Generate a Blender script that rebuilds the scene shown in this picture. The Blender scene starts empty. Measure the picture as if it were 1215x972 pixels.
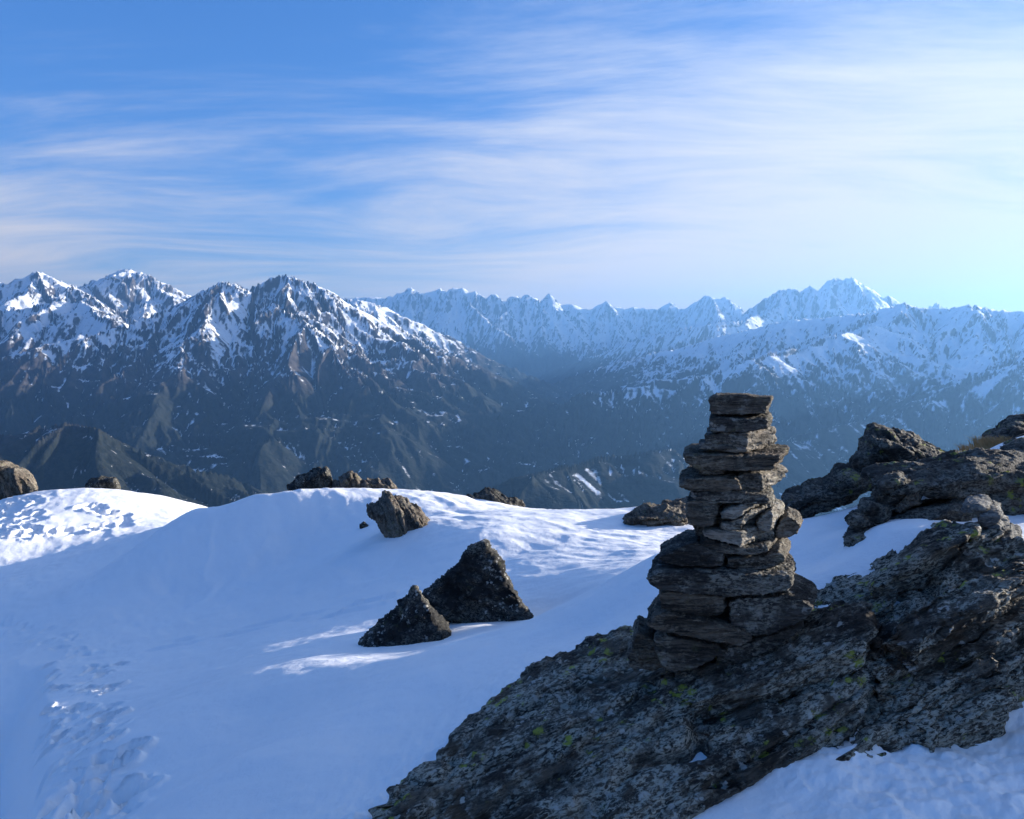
import bpy, bmesh, math, random
import numpy as np
from mathutils import Vector

# ------------------------------------------------------------------ camera, sky, sun, exposure
scene = bpy.context.scene
col = scene.collection
F_PX, CX, CY, HORIZON = 950.0, 607.5, 486.0, 400.0        # photo pixels (1215 x 972)
PITCH = math.atan((CY - HORIZON) / F_PX)

cam_d = bpy.data.cameras.new('camera')
cam_d.sensor_width = 36.0
cam_d.lens = 36.0 * F_PX / 1215.0
cam_d.clip_start = 0.05
cam_d.clip_end = 90000.0
cam = bpy.data.objects.new('camera', cam_d)
col.objects.link(cam)
cam.location = (0, 0, 0)
cam.rotation_euler = (math.pi / 2 - PITCH, 0, 0)
scene.camera = cam

SUN_AZ, SUN_EL = math.radians(69), math.radians(10.0)      # azimuth to the right of the view axis (+Y)
SUN_DIR = Vector((math.sin(SUN_AZ) * math.cos(SUN_EL), math.cos(SUN_AZ) * math.cos(SUN_EL), math.sin(SUN_EL)))
sun_d = bpy.data.lights.new('sun', 'SUN')
sun_d.energy = 5.0
sun_d.angle = math.radians(0.5)
sun_d.color = (1.0, 0.93, 0.84)
sun = bpy.data.objects.new('sun', sun_d)
col.objects.link(sun)
sun.rotation_euler = SUN_DIR.to_track_quat('Z', 'Y').to_euler()

scene.view_settings.view_transform = 'Standard'
scene.view_settings.look = 'None'
scene.view_settings.gamma = 1.0
scene.view_settings.exposure = 1.6
scene.cycles.use_denoising = True
scene.cycles.max_bounces = 6
scene.cycles.diffuse_bounces = 3
scene.cycles.volume_bounces = 0
scene.cycles.transparent_max_bounces = 8
scene.cycles.use_adaptive_sampling = True
scene.cycles.adaptive_threshold = 0.02


class NT:
    """small node-tree helper"""
    def __init__(self, tree):
        self.t = tree
    def n(self, typ, **kw):
        nd = self.t.nodes.new(typ)
        for k, v in kw.items():
            if k.startswith('i_'):
                key = k[2:].replace('_', ' ')
                nd.inputs[key].default_value = v
            else:
                setattr(nd, k, v)
        return nd
    def l(self, a, b):
        self.t.links.new(a, b)
    def val(self, x, sock):
        if isinstance(x, (int, float)):
            sock.default_value = x
        elif isinstance(x, (tuple, list)):
            sock.default_value = tuple(x) if len(sock.default_value) == len(x) else tuple(x) + (1.0,)
        else:
            self.l(x, sock)
    def m(self, op, a, b=None, c=None, clamp=False):
        nd = self.t.nodes.new('ShaderNodeMath')
        nd.operation = op
        nd.use_clamp = clamp
        for i, x in enumerate((a, b, c)):
            if x is not None:
                self.val(x, nd.inputs[i])
        return nd.outputs[0]
    def vm(self, op, a, b=None, s=None):
        nd = self.t.nodes.new('ShaderNodeVectorMath')
        nd.operation = op
        self.val(a, nd.inputs[0])
        if b is not None:
            self.val(b, nd.inputs[1])
        if s is not None:
            self.val(s, nd.inputs['Scale'])
        return nd.outputs['Value'] if op in ('DOT_PRODUCT', 'LENGTH', 'DISTANCE') else nd.outputs['Vector']
    def ss(self, x, lo, hi, a=0.0, b=1.0):
        nd = self.t.nodes.new('ShaderNodeMapRange')
        nd.interpolation_type = 'SMOOTHSTEP'
        self.val(x, nd.inputs['Value'])
        nd.inputs['From Min'].default_value = lo
        nd.inputs['From Max'].default_value = hi
        nd.inputs['To Min'].default_value = a
        nd.inputs['To Max'].default_value = b
        return nd.outputs['Result']
    def mix(self, f, a, b):
        nd = self.t.nodes.new('ShaderNodeMix')
        nd.data_type = 'RGBA'
        self.val(f, nd.inputs[0])
        self.val(a, nd.inputs[6])
        self.val(b, nd.inputs[7])
        return nd.outputs[2]
    def noise(self, vec, scale, detail=4, rough=0.5, dist=0.0, out='Fac'):
        nd = self.t.nodes.new('ShaderNodeTexNoise')
        nd.inputs['Scale'].default_value = scale
        nd.inputs['Detail'].default_value = detail
        nd.inputs['Roughness'].default_value = rough
        nd.inputs['Distortion'].default_value = dist
        self.l(vec, nd.inputs['Vector'])
        return nd.outputs[out]
    def voro(self, vec, scale, feature='F1', out='Distance', rand=1.0):
        nd = self.t.nodes.new('ShaderNodeTexVoronoi')
        nd.feature = feature
        nd.inputs['Scale'].default_value = scale
        nd.inputs['Randomness'].default_value = rand
        self.l(vec, nd.inputs['Vector'])
        return nd.outputs[out]


world = bpy.data.worlds.new('World')
scene.world = world
world.use_nodes = True
W = NT(world.node_tree)
world.node_tree.nodes.clear()
sky = W.n('ShaderNodeTexSky', sky_type='NISHITA', sun_disc=False)
sky.sun_elevation = SUN_EL
sky.sun_rotation = SUN_AZ
sky.altitude = 2400
sky.air_density = 1.0
sky.dust_density = 0.1
sky.ozone_density = 3.0
SKY_STRENGTH, SKY_SAT, SKY_GAIN, SKY_SOFT = 0.068, 1.16, 2.05, 0.45
CLOUD_LOW, CLOUD_HIGH, CLOUD_OFF = (4.7, 4.2, 3.85), (4.5, 4.8, 5.2), (1.7, 4.3, 0)
# a deep winter blue, its glow round the sun compressed by a soft tone curve
hs = W.n('ShaderNodeHueSaturation')
hs.inputs['Saturation'].default_value = SKY_SAT
W.l(sky.outputs[0], hs.inputs['Color'])
lum = W.vm('DOT_PRODUCT', hs.outputs[0], (0.2, 0.5, 0.3))
skyc = W.vm('SCALE', W.vm('MULTIPLY', hs.outputs[0], (1.06, 0.91, 1.06)), s=W.m('DIVIDE', SKY_GAIN, W.m('ADD', 1.0, W.m('MULTIPLY', lum, SKY_SOFT))))
# high thin cirrus: noise on the plane of the cloud deck, drawn out along the wind
tc = W.n('ShaderNodeTexCoord')
sep = W.n('ShaderNodeSeparateXYZ')
W.l(tc.outputs['Generated'], sep.inputs[0])
den = W.m('ADD', W.m('MAXIMUM', sep.outputs['Z'], 0.0), 0.10)
cmb = W.n('ShaderNodeCombineXYZ')
W.l(W.m('DIVIDE', sep.outputs['X'], den), cmb.inputs[0])
W.l(W.m('DIVIDE', sep.outputs['Y'], den), cmb.inputs[1])
P0 = cmb.outputs[0]
warp = W.noise(P0, 0.5, 1, 0.5, out='Color')
P1 = W.vm('ADD', P0, W.vm('SCALE', W.vm('SUBTRACT', warp, (0.5, 0.5, 0.5)), s=1.7))
def streaks(angle, sx, sy, scale, detail, rough, off=(0, 0, 0), dist=0.0):
    mp = W.n('ShaderNodeMapping')
    mp.inputs['Rotation'].default_value = (0, 0, angle)
    mp.inputs['Scale'].default_value = (sx, sy, 1)
    mp.inputs['Location'].default_value = off
    W.l(P1, mp.inputs['Vector'])
    return W.noise(mp.outputs[0], scale, detail, rough, dist)
fine = streaks(math.radians(36), 0.45, 1.5, 1.3, 7, 0.66, (3.1, 0.7, 0))
broad = streaks(math.radians(38), 0.5, 0.8, 0.45, 2, 0.5, CLOUD_OFF)
cover = W.m('ADD', W.m('MULTIPLY', broad, 1.1), W.m('MULTIPLY', fine, 0.75))
low = W.ss(sep.outputs['Z'], 0.03, 0.30, 0.24, -0.10)
d_sun = W.vm('DOT_PRODUCT', tc.outputs['Generated'], tuple(SUN_DIR))
cover = W.m('ADD', cover, W.m('ADD', low, W.ss(d_sun, 0.1, 0.9, -0.10, 0.20)))
cl = W.ss(cover, 0.72, 1.25, 0.0, 0.9)
cloud_col = W.mix(W.ss(sep.outputs['Z'], 0.0, 0.45), CLOUD_LOW, CLOUD_HIGH)
skymix = W.mix(cl, skyc, cloud_col)
bg = W.n('ShaderNodeBackground')
bg.inputs['Strength'].default_value = SKY_STRENGTH
W.l(skymix, bg.inputs['Color'])
wo = W.n('ShaderNodeOutputWorld')
W.l(bg.outputs[0], wo.inputs['Surface'])

# ------------------------------------------------------------------ numeric helpers
RNG = np.random.default_rng(7)

def P(px, py, Y):
    """photo pixel + depth along the view axis -> point in the place"""
    u, v = (px - CX) / F_PX, -(py - CY) / F_PX
    dy = math.cos(PITCH) + v * math.sin(PITCH)
    dz = -math.sin(PITCH) + v * math.cos(PITCH)
    return np.array((u / dy * Y, Y, dz / dy * Y))

def hsh(ix, iy, iz, seed):
    with np.errstate(over='ignore'):
        h = ix.astype(np.uint32) * np.uint32(374761393) + iy.astype(np.uint32) * np.uint32(668265263) \
            + iz.astype(np.uint32) * np.uint32(2147483647) + np.uint32((seed * 974711 + 12345) & 0xffffffff)
        h = (h ^ (h >> np.uint32(13))) * np.uint32(1274126177)
        h = (h ^ (h >> np.uint32(15))) * np.uint32(2246822519)
    return h ^ (h >> np.uint32(16))

_g = np.random.default_rng(3).normal(size=(256, 3))
G3 = (_g / np.linalg.norm(_g, axis=1)[:, None]).astype(np.float32)
_a = np.arange(256) * 2 * np.pi / 256
G2 = np.stack([np.cos(_a), np.sin(_a)], 1).astype(np.float32)
ZERO = np.zeros(1, np.int64)

def n2(x, y, seed=0):
    xi, yi = np.floor(x).astype(np.int64), np.floor(y).astype(np.int64)
    fx, fy = (x - xi).astype(np.float32), (y - yi).astype(np.float32)
    u, v = fx * fx * fx * (fx * (fx * 6 - 15) + 10), fy * fy * fy * (fy * (fy * 6 - 15) + 10)
    def c(dx, dy):
        g = G2[hsh(xi + dx, yi + dy, ZERO, seed) & np.uint32(255)]
        return g[..., 0] * (fx - dx) + g[..., 1] * (fy - dy)
    a = c(0, 0); a += u * (c(1, 0) - a)
    b = c(0, 1); b += u * (c(1, 1) - b)
    return (a + v * (b - a)) * 1.5

def n3(p, seed=0):
    i = np.floor(p).astype(np.int64)
    f = (p - i).astype(np.float32)
    w = f * f * f * (f * (f * 6 - 15) + 10)
    def c(dx, dy, dz):
        g = G3[hsh(i[:, 0] + dx, i[:, 1] + dy, i[:, 2] + dz, seed) & np.uint32(255)]
        return g[:, 0] * (f[:, 0] - dx) + g[:, 1] * (f[:, 1] - dy) + g[:, 2] * (f[:, 2] - dz)
    def lx(dy, dz):
        a = c(0, dy, dz)
        return a + w[:, 0] * (c(1, dy, dz) - a)
    def ly(dz):
        a = lx(0, dz)
        return a + w[:, 1] * (lx(1, dz) - a)
    a = ly(0)
    return (a + w[:, 2] * (ly(1) - a)) * 1.5

def f2(x, y, octv=4, seed=0, gain=0.5):
    s, a = 0.0, 1.0
    for k in range(octv):
        s = s + a * n2(x * 2**k + 17.3 * k, y * 2**k - 9.1 * k, seed + k)
        a *= gain
    return s

def f3(p, octv=4, seed=0, gain=0.5):
    s, a = 0.0, 1.0
    for k in range(octv):
        s = s + a * n3(p * 2**k + 13.7 * k, seed + k)
        a *= gain
    return s

def sst(x, a, b):
    t = np.clip((x - a) / (b - a), 0, 1)
    return t * t * (3 - 2 * t)

def grid_faces(nr, nc, wrap=False):
    r, c = np.meshgrid(np.arange(nr - 1), np.arange(nc if wrap else nc - 1), indexing='ij')
    c1 = (c + 1) % nc
    return np.stack([r * nc + c, r * nc + c1, (r + 1) * nc + c1, (r + 1) * nc + c], -1).reshape(-1, 4)

def mesh_from(name, verts, faces, smooth=True):
    me = bpy.data.meshes.new(name)
    k = faces.shape[1]
    me.vertices.add(len(verts)); me.vertices.foreach_set('co', np.ascontiguousarray(verts, np.float32).ravel())
    me.loops.add(faces.size); me.loops.foreach_set('vertex_index', np.ascontiguousarray(faces, np.int32).ravel())
    me.polygons.add(len(faces))
    me.polygons.foreach_set('loop_start', np.arange(0, faces.size, k, dtype=np.int32))
    me.polygons.foreach_set('use_smooth', np.full(len(faces), smooth))
    me.update(calc_edges=True)
    return me

def fattr(me, name, data):
    at = me.attributes.new(name, 'FLOAT', 'POINT')
    at.data.foreach_set('value', np.ascontiguousarray(data, np.float32))

def link(name, me, mat=None, parent=None, **props):
    o = bpy.data.objects.new(name, me)
    col.objects.link(o)
    if me is not None and mat is not None:
        me.materials.clear(); me.materials.append(mat)
    if parent is not None:
        o.parent = parent
        o.matrix_parent_inverse = parent.matrix_basis.inverted()
    for k, v in props.items():
        o[k] = v
    return o

def material(name):
    mt = bpy.data.materials.new(name)
    mt.use_nodes = True
    mt.node_tree.nodes.clear()
    t = NT(mt.node_tree)
    out = t.n('ShaderNodeOutputMaterial')
    b = t.n('ShaderNodeBsdfPrincipled')
    t.l(b.outputs[0], out.inputs['Surface'])
    return mt, t, b
MAZ, MRAD = 940, 700
HAZE_COL, HAZE_DENSITY, HAZE_G = (0.20, 0.455, 0.87, 1.0), 4.7e-5, 0.45
SNOW_RES = (700, 760)

# ------------------------------------------------------------------ mountains (metres; distances from the valley's scale)
FLOOR = -1060.0
RIDGES = {   # (photo px, photo py, distance km) along each crest line
 'far_range': [[(300,352,20),(360,352,20),(395,356,20),(415,354,20),(440,352,20),(455,352,20),(470,349,20),(490,341,20),(505,348,20),(513,346,20),(522,342,20),(530,346,20),(538,341,20),(547,341,20),(556,346,20),(562,345,20),(573,357,20),(583,349,20),(592,353,20),(600,357,20),(612,350,20),(620,355,20),(626,350,20),(638,361,20),(645,355,20),(651,350,20),(660,358,20),(668,361,20),(682,361,20),(700,368,20),(712,361,20),(720,357,20),(730,364,20),(742,366,20),(750,363,20),(762,366,20),(780,366,20),(788,362,20),(794,359,20),(803,367,20),(815,364,19.5),(828,357,19),(838,352,18.6),(843,350,18.5),(850,354,18.5),(861,353,18.5),(868,359,18.5),(877,367,18.5),(888,374,18),(905,366,17)],
               [(888,374,16),(905,366,15.5),(918,358,15),(923,343,15),(928,346,15),(938,343,15),(948,346,15),(959,339,15),(968,345,15),(977,343,15),(984,333,15),(992,328,15),(998,332,15),(1004,329,15),(1010,328,15),(1022,336,15),(1035,344,15),(1047,354,15),(1056,350,15),(1062,352,15),(1072,360,15),(1082,363,15),(1100,366,15),(1113,361,15),(1124,367,15),(1180,372,15),(1260,372,15)],
               [(650,440,16.5),(690,426,15.5),(735,410,14.5),(775,398,13.7),(815,389,13.2),(850,384,13),(885,379,13.2),(905,372,14)]],
 'valley_shoulder': [[(300,356,13),(345,362,12.5),(400,357,11),(413,353,11),(430,358,11),(446,360,11),(462,369,11.5),(490,383,12),(530,406,12.6),(565,430,13),(600,450,13.5)]],
 'west_massif': [[(-260,350,10.5),(-160,342,10.5),(-80,345,10.5),(0,336,10),(18,339,10),(34,333,10),(50,322,10),(60,327,10),(72,334,10),(88,338,10.3),(104,341,10.6),(118,336,11),(133,327,11),(143,322,11),(152,321,11),(160,325,11),(170,324,11),(181,330,11),(192,338,11),(203,346,11),(214,358,11),(240,372,10.8)],
                 [(-200,372,8.8),(-90,365,8.8),(-20,368,8.8),(25,366,8.8),(60,360,8.8),(95,358,9),(110,366,8.7),(125,378,8.4)],
                 [(-80,462,6),(0,431,6.2),(60,408,6.4),(110,394,6.6),(150,384,6.8),(172,377,7),(196,367,7.2),(215,361,7.3),(230,352,7.4),(247,344,7.5),(262,338,7.6),(276,341,7.7),(288,347,7.8),(304,343,7.9),(318,334,8),(328,329,8),(336,327,8),(345,330,8),(354,335,8),(366,338,8),(380,348,8.05),(400,361,8.15),(440,382,8.4),(480,402,8.8),(520,426,9.4),(560,455,10),(600,480,10.6)],
                 [(300,348,7.8),(335,368,7.3),(362,384,7.0),(400,412,6.7),(440,448,6.4),(480,500,6.1)]],
 'east_massif': [[(1300,362,8),(1215,371,8.4),(1180,368,8.6),(1160,365,8.7),(1143,361,8.8),(1128,366,8.9),(1100,366,9),(1075,361,9.1),(1038,368,9.4),(995,375,9.7),(941,380,10),(887,392,10.4),(830,406,10.8),(780,419,11.2),(720,434,11.7),(670,450,12.2),(630,468,12.6)],
                 [(1040,388,8.4),(980,402,7.7),(900,428,7.2),(830,447,7),(740,464,7),(693,472,6.9),(647,489,6.7),(595,509,6.5),(540,535,6.2),(480,566,5.9),(430,600,5.6)],
                 [(1420,370,6.6),(1300,398,6.4),(1215,430,6.2),(1150,456,6.1),(1088,478,6),(1040,495,5.8),(960,515,5.4)]],
 'forested_spur': [[(960,518,5.4),(880,531,5.0),(800,538,4.6),(729,544,4.4),(673,553,4.2),(630,562,4.1),(584,578,4.0),(520,610,3.9)]],
 'wooded_hillside': [[(-260,540,3.5),(-160,530,3.5),(-60,526,3.52),(0,521,3.55),(40,508,3.6),(70,504,3.62),(120,515,3.6),(170,535,3.7),(230,556,3.8),(290,575,4),(350,600,4.1)]],
}
SLOPE = {'far_range': .92, 'valley_shoulder': .62, 'west_massif': .62, 'east_massif': .50, 'forested_spur': .52, 'wooded_hillside': .6}

segs = []     # ax, ay, az, bx, by, bz, slope, id
names = list(RIDGES)
rr = random.Random(11)
for gi, nm in enumerate(names):
    for line in RIDGES[nm]:
        pts = [P(a, b, c * 1000.0) for a, b, c in line]
        for a, b in zip(pts[:-1], pts[1:]):
            segs.append((*a, *b, SLOPE[nm], gi))
        # side spurs that leave the crest every kilometre or so and run down into the valley
        acc, step = 0.0, 700.0
        for a, b in zip(pts[:-1], pts[1:]):
            L = float(np.hypot(*(b - a)[:2]))
            acc += L
            while acc > step:
                acc -= step
                step = rr.uniform(650, 1250)
                t = 1 - acc / max(L, 1)
                q = a + (b - a) * min(max(t, 0), 1)
                d = (b - a)[:2] / L
                for sgn in (-1, 1):
                    nrm = np.array((-d[1], d[0])) * sgn
                    ang = rr.uniform(-0.55, 0.55)
                    dr = np.array((nrm[0] * math.cos(ang) - nrm[1] * math.sin(ang), nrm[0] * math.sin(ang) + nrm[1] * math.cos(ang)))
                    hgt = q[2] - FLOOR
                    run = min(hgt / 0.42, 2600) * rr.uniform(0.55, 1.0)
                    cur = q.copy(); cur[2] -= rr.uniform(10, 40)
                    n = 4
                    for k in range(n):
                        ang2 = rr.uniform(-0.3, 0.3)
                        dr = np.array((dr[0] * math.cos(ang2) - dr[1] * math.sin(ang2), dr[0] * math.sin(ang2) + dr[1] * math.cos(ang2)))
                        nx = cur.copy()
                        nx[:2] += dr * run / n
                        nx[2] -= run / n * (SLOPE[nm] * (0.68 - 0.05 * k)) * rr.uniform(0.85, 1.1)
                        segs.append((*cur, *nx, SLOPE[nm] * 1.08, gi))
                        cur = nx
SEG = np.array(segs, np.float64)

# polar sheet: fine where the photograph looks, coarse elsewhere, from the foot of our hill to the far side of the range
az = np.unique(np.concatenate([np.radians(np.linspace(-36, 36, MAZ)), np.radians(np.linspace(36, 324, 150))[1:-1]]))
rad = np.exp(np.linspace(math.log(2300), math.log(23500), MRAD))
rad = np.concatenate([[42, 55, 80, 140, 260, 450, 750, 1100, 1500, 1900], rad])
NR, NA = len(rad), len(az)
A, R = np.meshgrid(az, rad)
X, Y = (R * np.sin(A)), (R * np.cos(A))

def base_height(X, Y):
    n = X.size
    xf, yf = X.ravel(), Y.ravel()
    # warp the plan so that crests wander a little
    wx = (xf + 70 * f2(xf / 900, yf / 900, 3, 41)).astype(np.float32)
    wy = (yf + 70 * f2(xf / 900, yf / 900, 3, 57)).astype(np.float32)
    H = np.full(n, -1e5, np.float32); ID = np.zeros(n, np.int8); D = np.full(n, 1e5, np.float32)
    CH = 60000
    for c0 in range(0, n, CH):
        s = slice(c0, min(c0 + CH, n))
        x, y = wx[s], wy[s]
        x0, x1, y0, y1 = x.min(), x.max(), y.min(), y.max()
        h, ii, dd = H[s], ID[s], D[s]
        for ax, ay, az_, bx, by, bz, sl, gi in segs:
            reach = (max(az_, bz) - FLOOR + 150) / (sl * 0.62)
            if min(ax, bx) - reach > x1 or max(ax, bx) + reach < x0 or min(ay, by) - reach > y1 or max(ay, by) + reach < y0:
                continue
            ex, ey = bx - ax, by - ay
            t = np.clip(((x - ax) * np.float32(ex) + (y - ay) * np.float32(ey)) / np.float32(ex * ex + ey * ey), 0, 1)
            d = np.hypot(x - np.float32(ax) - t * np.float32(ex), y - np.float32(ay) - t * np.float32(ey))
            z = np.float32(az_) + t * np.float32(bz - az_) - np.float32(sl) * d * (1 - 0.22 * np.minimum(d / 2600, 1))
            k = z > h
            h[k] = z[k]; ii[k] = gi; dd[k] = d[k]
        H[s] = h; ID[s] = ii; D[s] = dd
    return H.reshape(X.shape), ID.reshape(X.shape), D.reshape(X.shape)

Z0, ID, DR = base_height(X, Y)
behind = sst(np.abs(A), math.radians(40), math.radians(75))
own = -8.0 - 0.62 * np.maximum(R - 38, 0)                              # the hill we stand on
outside = FLOOR + 150 + (R / 27000) * 900 + 500 * f2(X / 5200, Y / 5200, 4, 5)
Z0 = np.where(A > math.pi, Z0, Z0)
away = sst(np.minimum(np.abs(A), 2 * math.pi - np.abs(A)), math.radians(38), math.radians(70))
floor_z = FLOOR + 18 * f2(X / 700, Y / 700, 3, 2) + 40 * sst(R, 12000, 24000)
Z = np.maximum(Z0, floor_z)
ID = np.where(Z0 < floor_z, len(names), ID)
Z = np.where(away > 0, np.maximum(Z * (1 - away) + outside * away, floor_z), Z)
ID = np.where(own > Z, len(names) + 1, ID)
Z = np.maximum(Z, own)

def grad(Z):
    dA = np.gradient(Z, axis=1) / np.gradient(A, axis=1) / R
    dR = np.gradient(Z, axis=0) / np.gradient(R, axis=0)
    return dR * np.sin(A) + dA * np.cos(A), dR * np.cos(A) - dA * np.sin(A)

def gullies(gx, gy, wl, seed):
    """stripes that run down the fall line: the fluting that water and snow cut into a slope"""
    m = np.hypot(gx, gy) + 1e-6
    ux, uy = (-gy / m).astype(np.float32), (gx / m).astype(np.float32)   # across the slope
    cell = wl * 1.45
    qx, qy = X / cell, Y / cell
    ix, iy = np.floor(qx).astype(np.int64), np.floor(qy).astype(np.int64)
    qx = (qx - ix).astype(np.float32); qy = (qy - iy).astype(np.float32)
    S = np.zeros(X.shape, np.float32); Wt = np.full(X.shape, 1e-4, np.float32)
    k = np.float32(2 * math.pi * cell / wl)
    for dx in (-1, 0, 1):
        for dy in (-1, 0, 1):
            h = hsh(ix + dx, iy + dy, ZERO, seed)
            jx = (h & np.uint32(1023)).astype(np.float32) / 1023
            jy = ((h >> np.uint32(10)) & np.uint32(1023)).astype(np.float32) / 1023
            vx, vy = qx - dx - jx, qy - dy - jy
            w = np.maximum(np.exp(-2.2 * (vx * vx + vy * vy)) - 0.015, 0)
            S += np.cos((vx * ux + vy * uy) * k) * w
            Wt += w
    return S / Wt

TMP0 = Z.copy()
conc = np.zeros_like(Z)
core = (R > 1800)
for k, (wl, amp) in enumerate([(900, 110), (460, 62), (240, 27), (125, 11), (70, 5)]):
    gx, gy = grad(Z)
    m = np.hypot(gx, gy)
    g = gullies(gx, gy, wl, 100 + k)
    if k == 2:
        sgx, sgy = gx, gy
    keep = 0.45 + 0.55 * sst(DR, 20, 400)
    vis = sst(wl / (R * 0.0016), 1.2, 3.0)
    a = amp * sst(m, 0.12, 0.55) * keep * core * vis
    if k >= 1:
        a = a * (0.35 + 0.65 * sst(R, 4200, 6500)) * (0.55 + 0.45 * sst(f2(X / 900, Y / 900, 2, 140 + k), -0.3, 0.3))
    Z = Z + a * (g - 0.1)
    conc = conc * 0.8 - g * sst(m, 0.12, 0.5) * vis * (0.9 if k < 4 else 0.6)
Z = Z + core * sst(Z - floor_z, 0, 200) * (7 * f2(X / 240, Y / 240, 4, 77, 0.5) + 14 * (0.5 - np.abs(f2(X / 500, Y / 500, 4, 91, 0.55))))

gx, gy = grad(Z)
steep = np.hypot(gx, gy)
# snow cover: above the snow line, held in gullies and on gentle ground, shed by steep rock
line = -300 + 80 * f2(X / 1500, Y / 1500, 3, 31)
rib = 0.8 * gullies(sgx, sgy, 130, 301) + 0.9 * gullies(sgx, sgy, 62, 302)
east = sst(X / np.maximum(Y, 1), 0.02, 0.16)                          # slopes turned from the sun keep more of it
alt = sst(Z - line + 230 * east, -300, 420)
pat = 0.24 * rib + 0.42 * conc + 0.14 * f2(X / 60, Y / 60, 3, 33, 0.6) - 0.75 * (steep - 0.72)
snow = sst(alt * 0.92 + pat * 0.9 - 0.48 + 0.03 * east, -0.42, 0.52)
clear = sst(f2(X / 600, Y / 600, 4, 63, 0.6), 0.5, 0.65) * sst(600 - (Z - FLOOR), 0, 400) * sst(0.45 - steep, 0, 0.2)
snow = np.maximum(snow, 0.85 * clear)
streak = sst(conc * 0.7 + 0.7 * rib, 1.0, 1.7) * sst(Z, -800 , -420) * east
fields = (ID == len(names)) * sst(R, 8500, 10500) * sst(f2(X / 500, Y / 500, 4, 67, 0.6), -0.25, 0.25)
snow = np.clip(np.maximum(np.maximum(snow, 0.55 * streak), 0.9 * fields), 0, 1)
forest = sst(-330 + 90 * f2(X / 500, Y / 500, 4, 35) - Z, -60, 160) * (1 - 0.6 * clear)

verts = np.stack([X, Y, Z], -1).reshape(-1, 3)
faces = grid_faces(NR, NA, wrap=True)
fid = ID.reshape(-1)[faces[:, 0]].astype(int)
fid[np.abs(verts[faces[:, 0], 0]) / np.maximum(verts[faces[:, 0], 1], 1) > 3] = len(names)
fid[(verts[faces[:, 0], 1] <= 0)] = len(names)
fid[(R.reshape(-1)[faces[:, 0]] < 1900)] = len(names) + 1

mt_mount, t, b = material('mountain_rock_and_snow')
geo = t.n('ShaderNodeNewGeometry')
pos = geo.outputs['Position']
sn = t.n('ShaderNodeAttribute', attribute_name='snow')
fo = t.n('ShaderNodeAttribute', attribute_name='forest')
fall = t.vm('MULTIPLY', pos, (1.0, 1.0, 0.22))
na = t.noise(pos, 0.012, 6, 0.65)
nb = t.noise(fall, 0.04, 5, 0.65)
rock_c = t.mix(t.ss(na, 0.35, 0.65), (0.03, 0.029, 0.031), (0.078, 0.068, 0.064))
for_c = t.mix(t.ss(nb, 0.4, 0.6), (0.008, 0.012, 0.011), (0.022, 0.026, 0.022))
grd = t.mix(fo.outputs['Fac'], rock_c, for_c)
sm = t.m('ADD', sn.outputs['Fac'], t.m('MULTIPLY', t.m('SUBTRACT', t.m('ADD', na, nb), 1.0), t.ss(sn.outputs['Fac'], 0.03, 0.35)))
sm = t.ss(sm, 0.22, 0.80)
c = t.mix(sm, grd, (0.84, 0.86, 0.88))
t.l(c, b.inputs['Base Color'])
b.inputs['Roughness'].default_value = 0.9
b.inputs['Specular IOR Level'].default_value = 0.1
bp = t.n('ShaderNodeBump')
bp.inputs['Strength'].default_value = 0.7
bp.inputs['Distance'].default_value = 30.0
t.l(na, bp.inputs['Height'])
t.l(bp.outputs[0], b.inputs['Normal'])

for gi, nm in enumerate(names + ['valley', 'hillside']):
    fs = faces[fid == gi]
    if not len(fs):
        continue
    used, inv = np.unique(fs, return_inverse=True)
    me = mesh_from(nm, verts[used], inv.reshape(-1, 4))
    fattr(me, 'snow', snow.reshape(-1)[used])
    fattr(me, 'forest', forest.reshape(-1)[used])
    link(nm, me, mt_mount, kind='structure')

# ------------------------------------------------------------------ air
hz_me = bpy.data.meshes.new('haze')
zb, zt, hw = float(verts[:, 2].min()) - 1.0, float(verts[:, 2].max()) + 20.0, 23900.0
bmh = bmesh.new()
bmesh.ops.create_cube(bmh, size=1.0)
for v in bmh.verts:
    v.co = (v.co.x * 2 * hw, v.co.y * 2 * hw, zb if v.co.z < 0 else zt)
bmh.to_mesh(hz_me); bmh.free()
mt_h = bpy.data.materials.new('mountain_haze')
mt_h.use_nodes = True
mt_h.node_tree.nodes.clear()
th = NT(mt_h.node_tree)
pv = th.n('ShaderNodeVolumePrincipled')
pv.inputs['Color'].default_value = HAZE_COL
pv.inputs['Density'].default_value = HAZE_DENSITY
pv.inputs['Anisotropy'].default_value = HAZE_G
oh = th.n('ShaderNodeOutputMaterial')
th.l(pv.outputs[0], oh.inputs['Volume'])
haze = link('haze', hz_me, mt_h, kind='stuff', label='blue mountain haze filling the air over the whole valley', category='haze')

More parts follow.
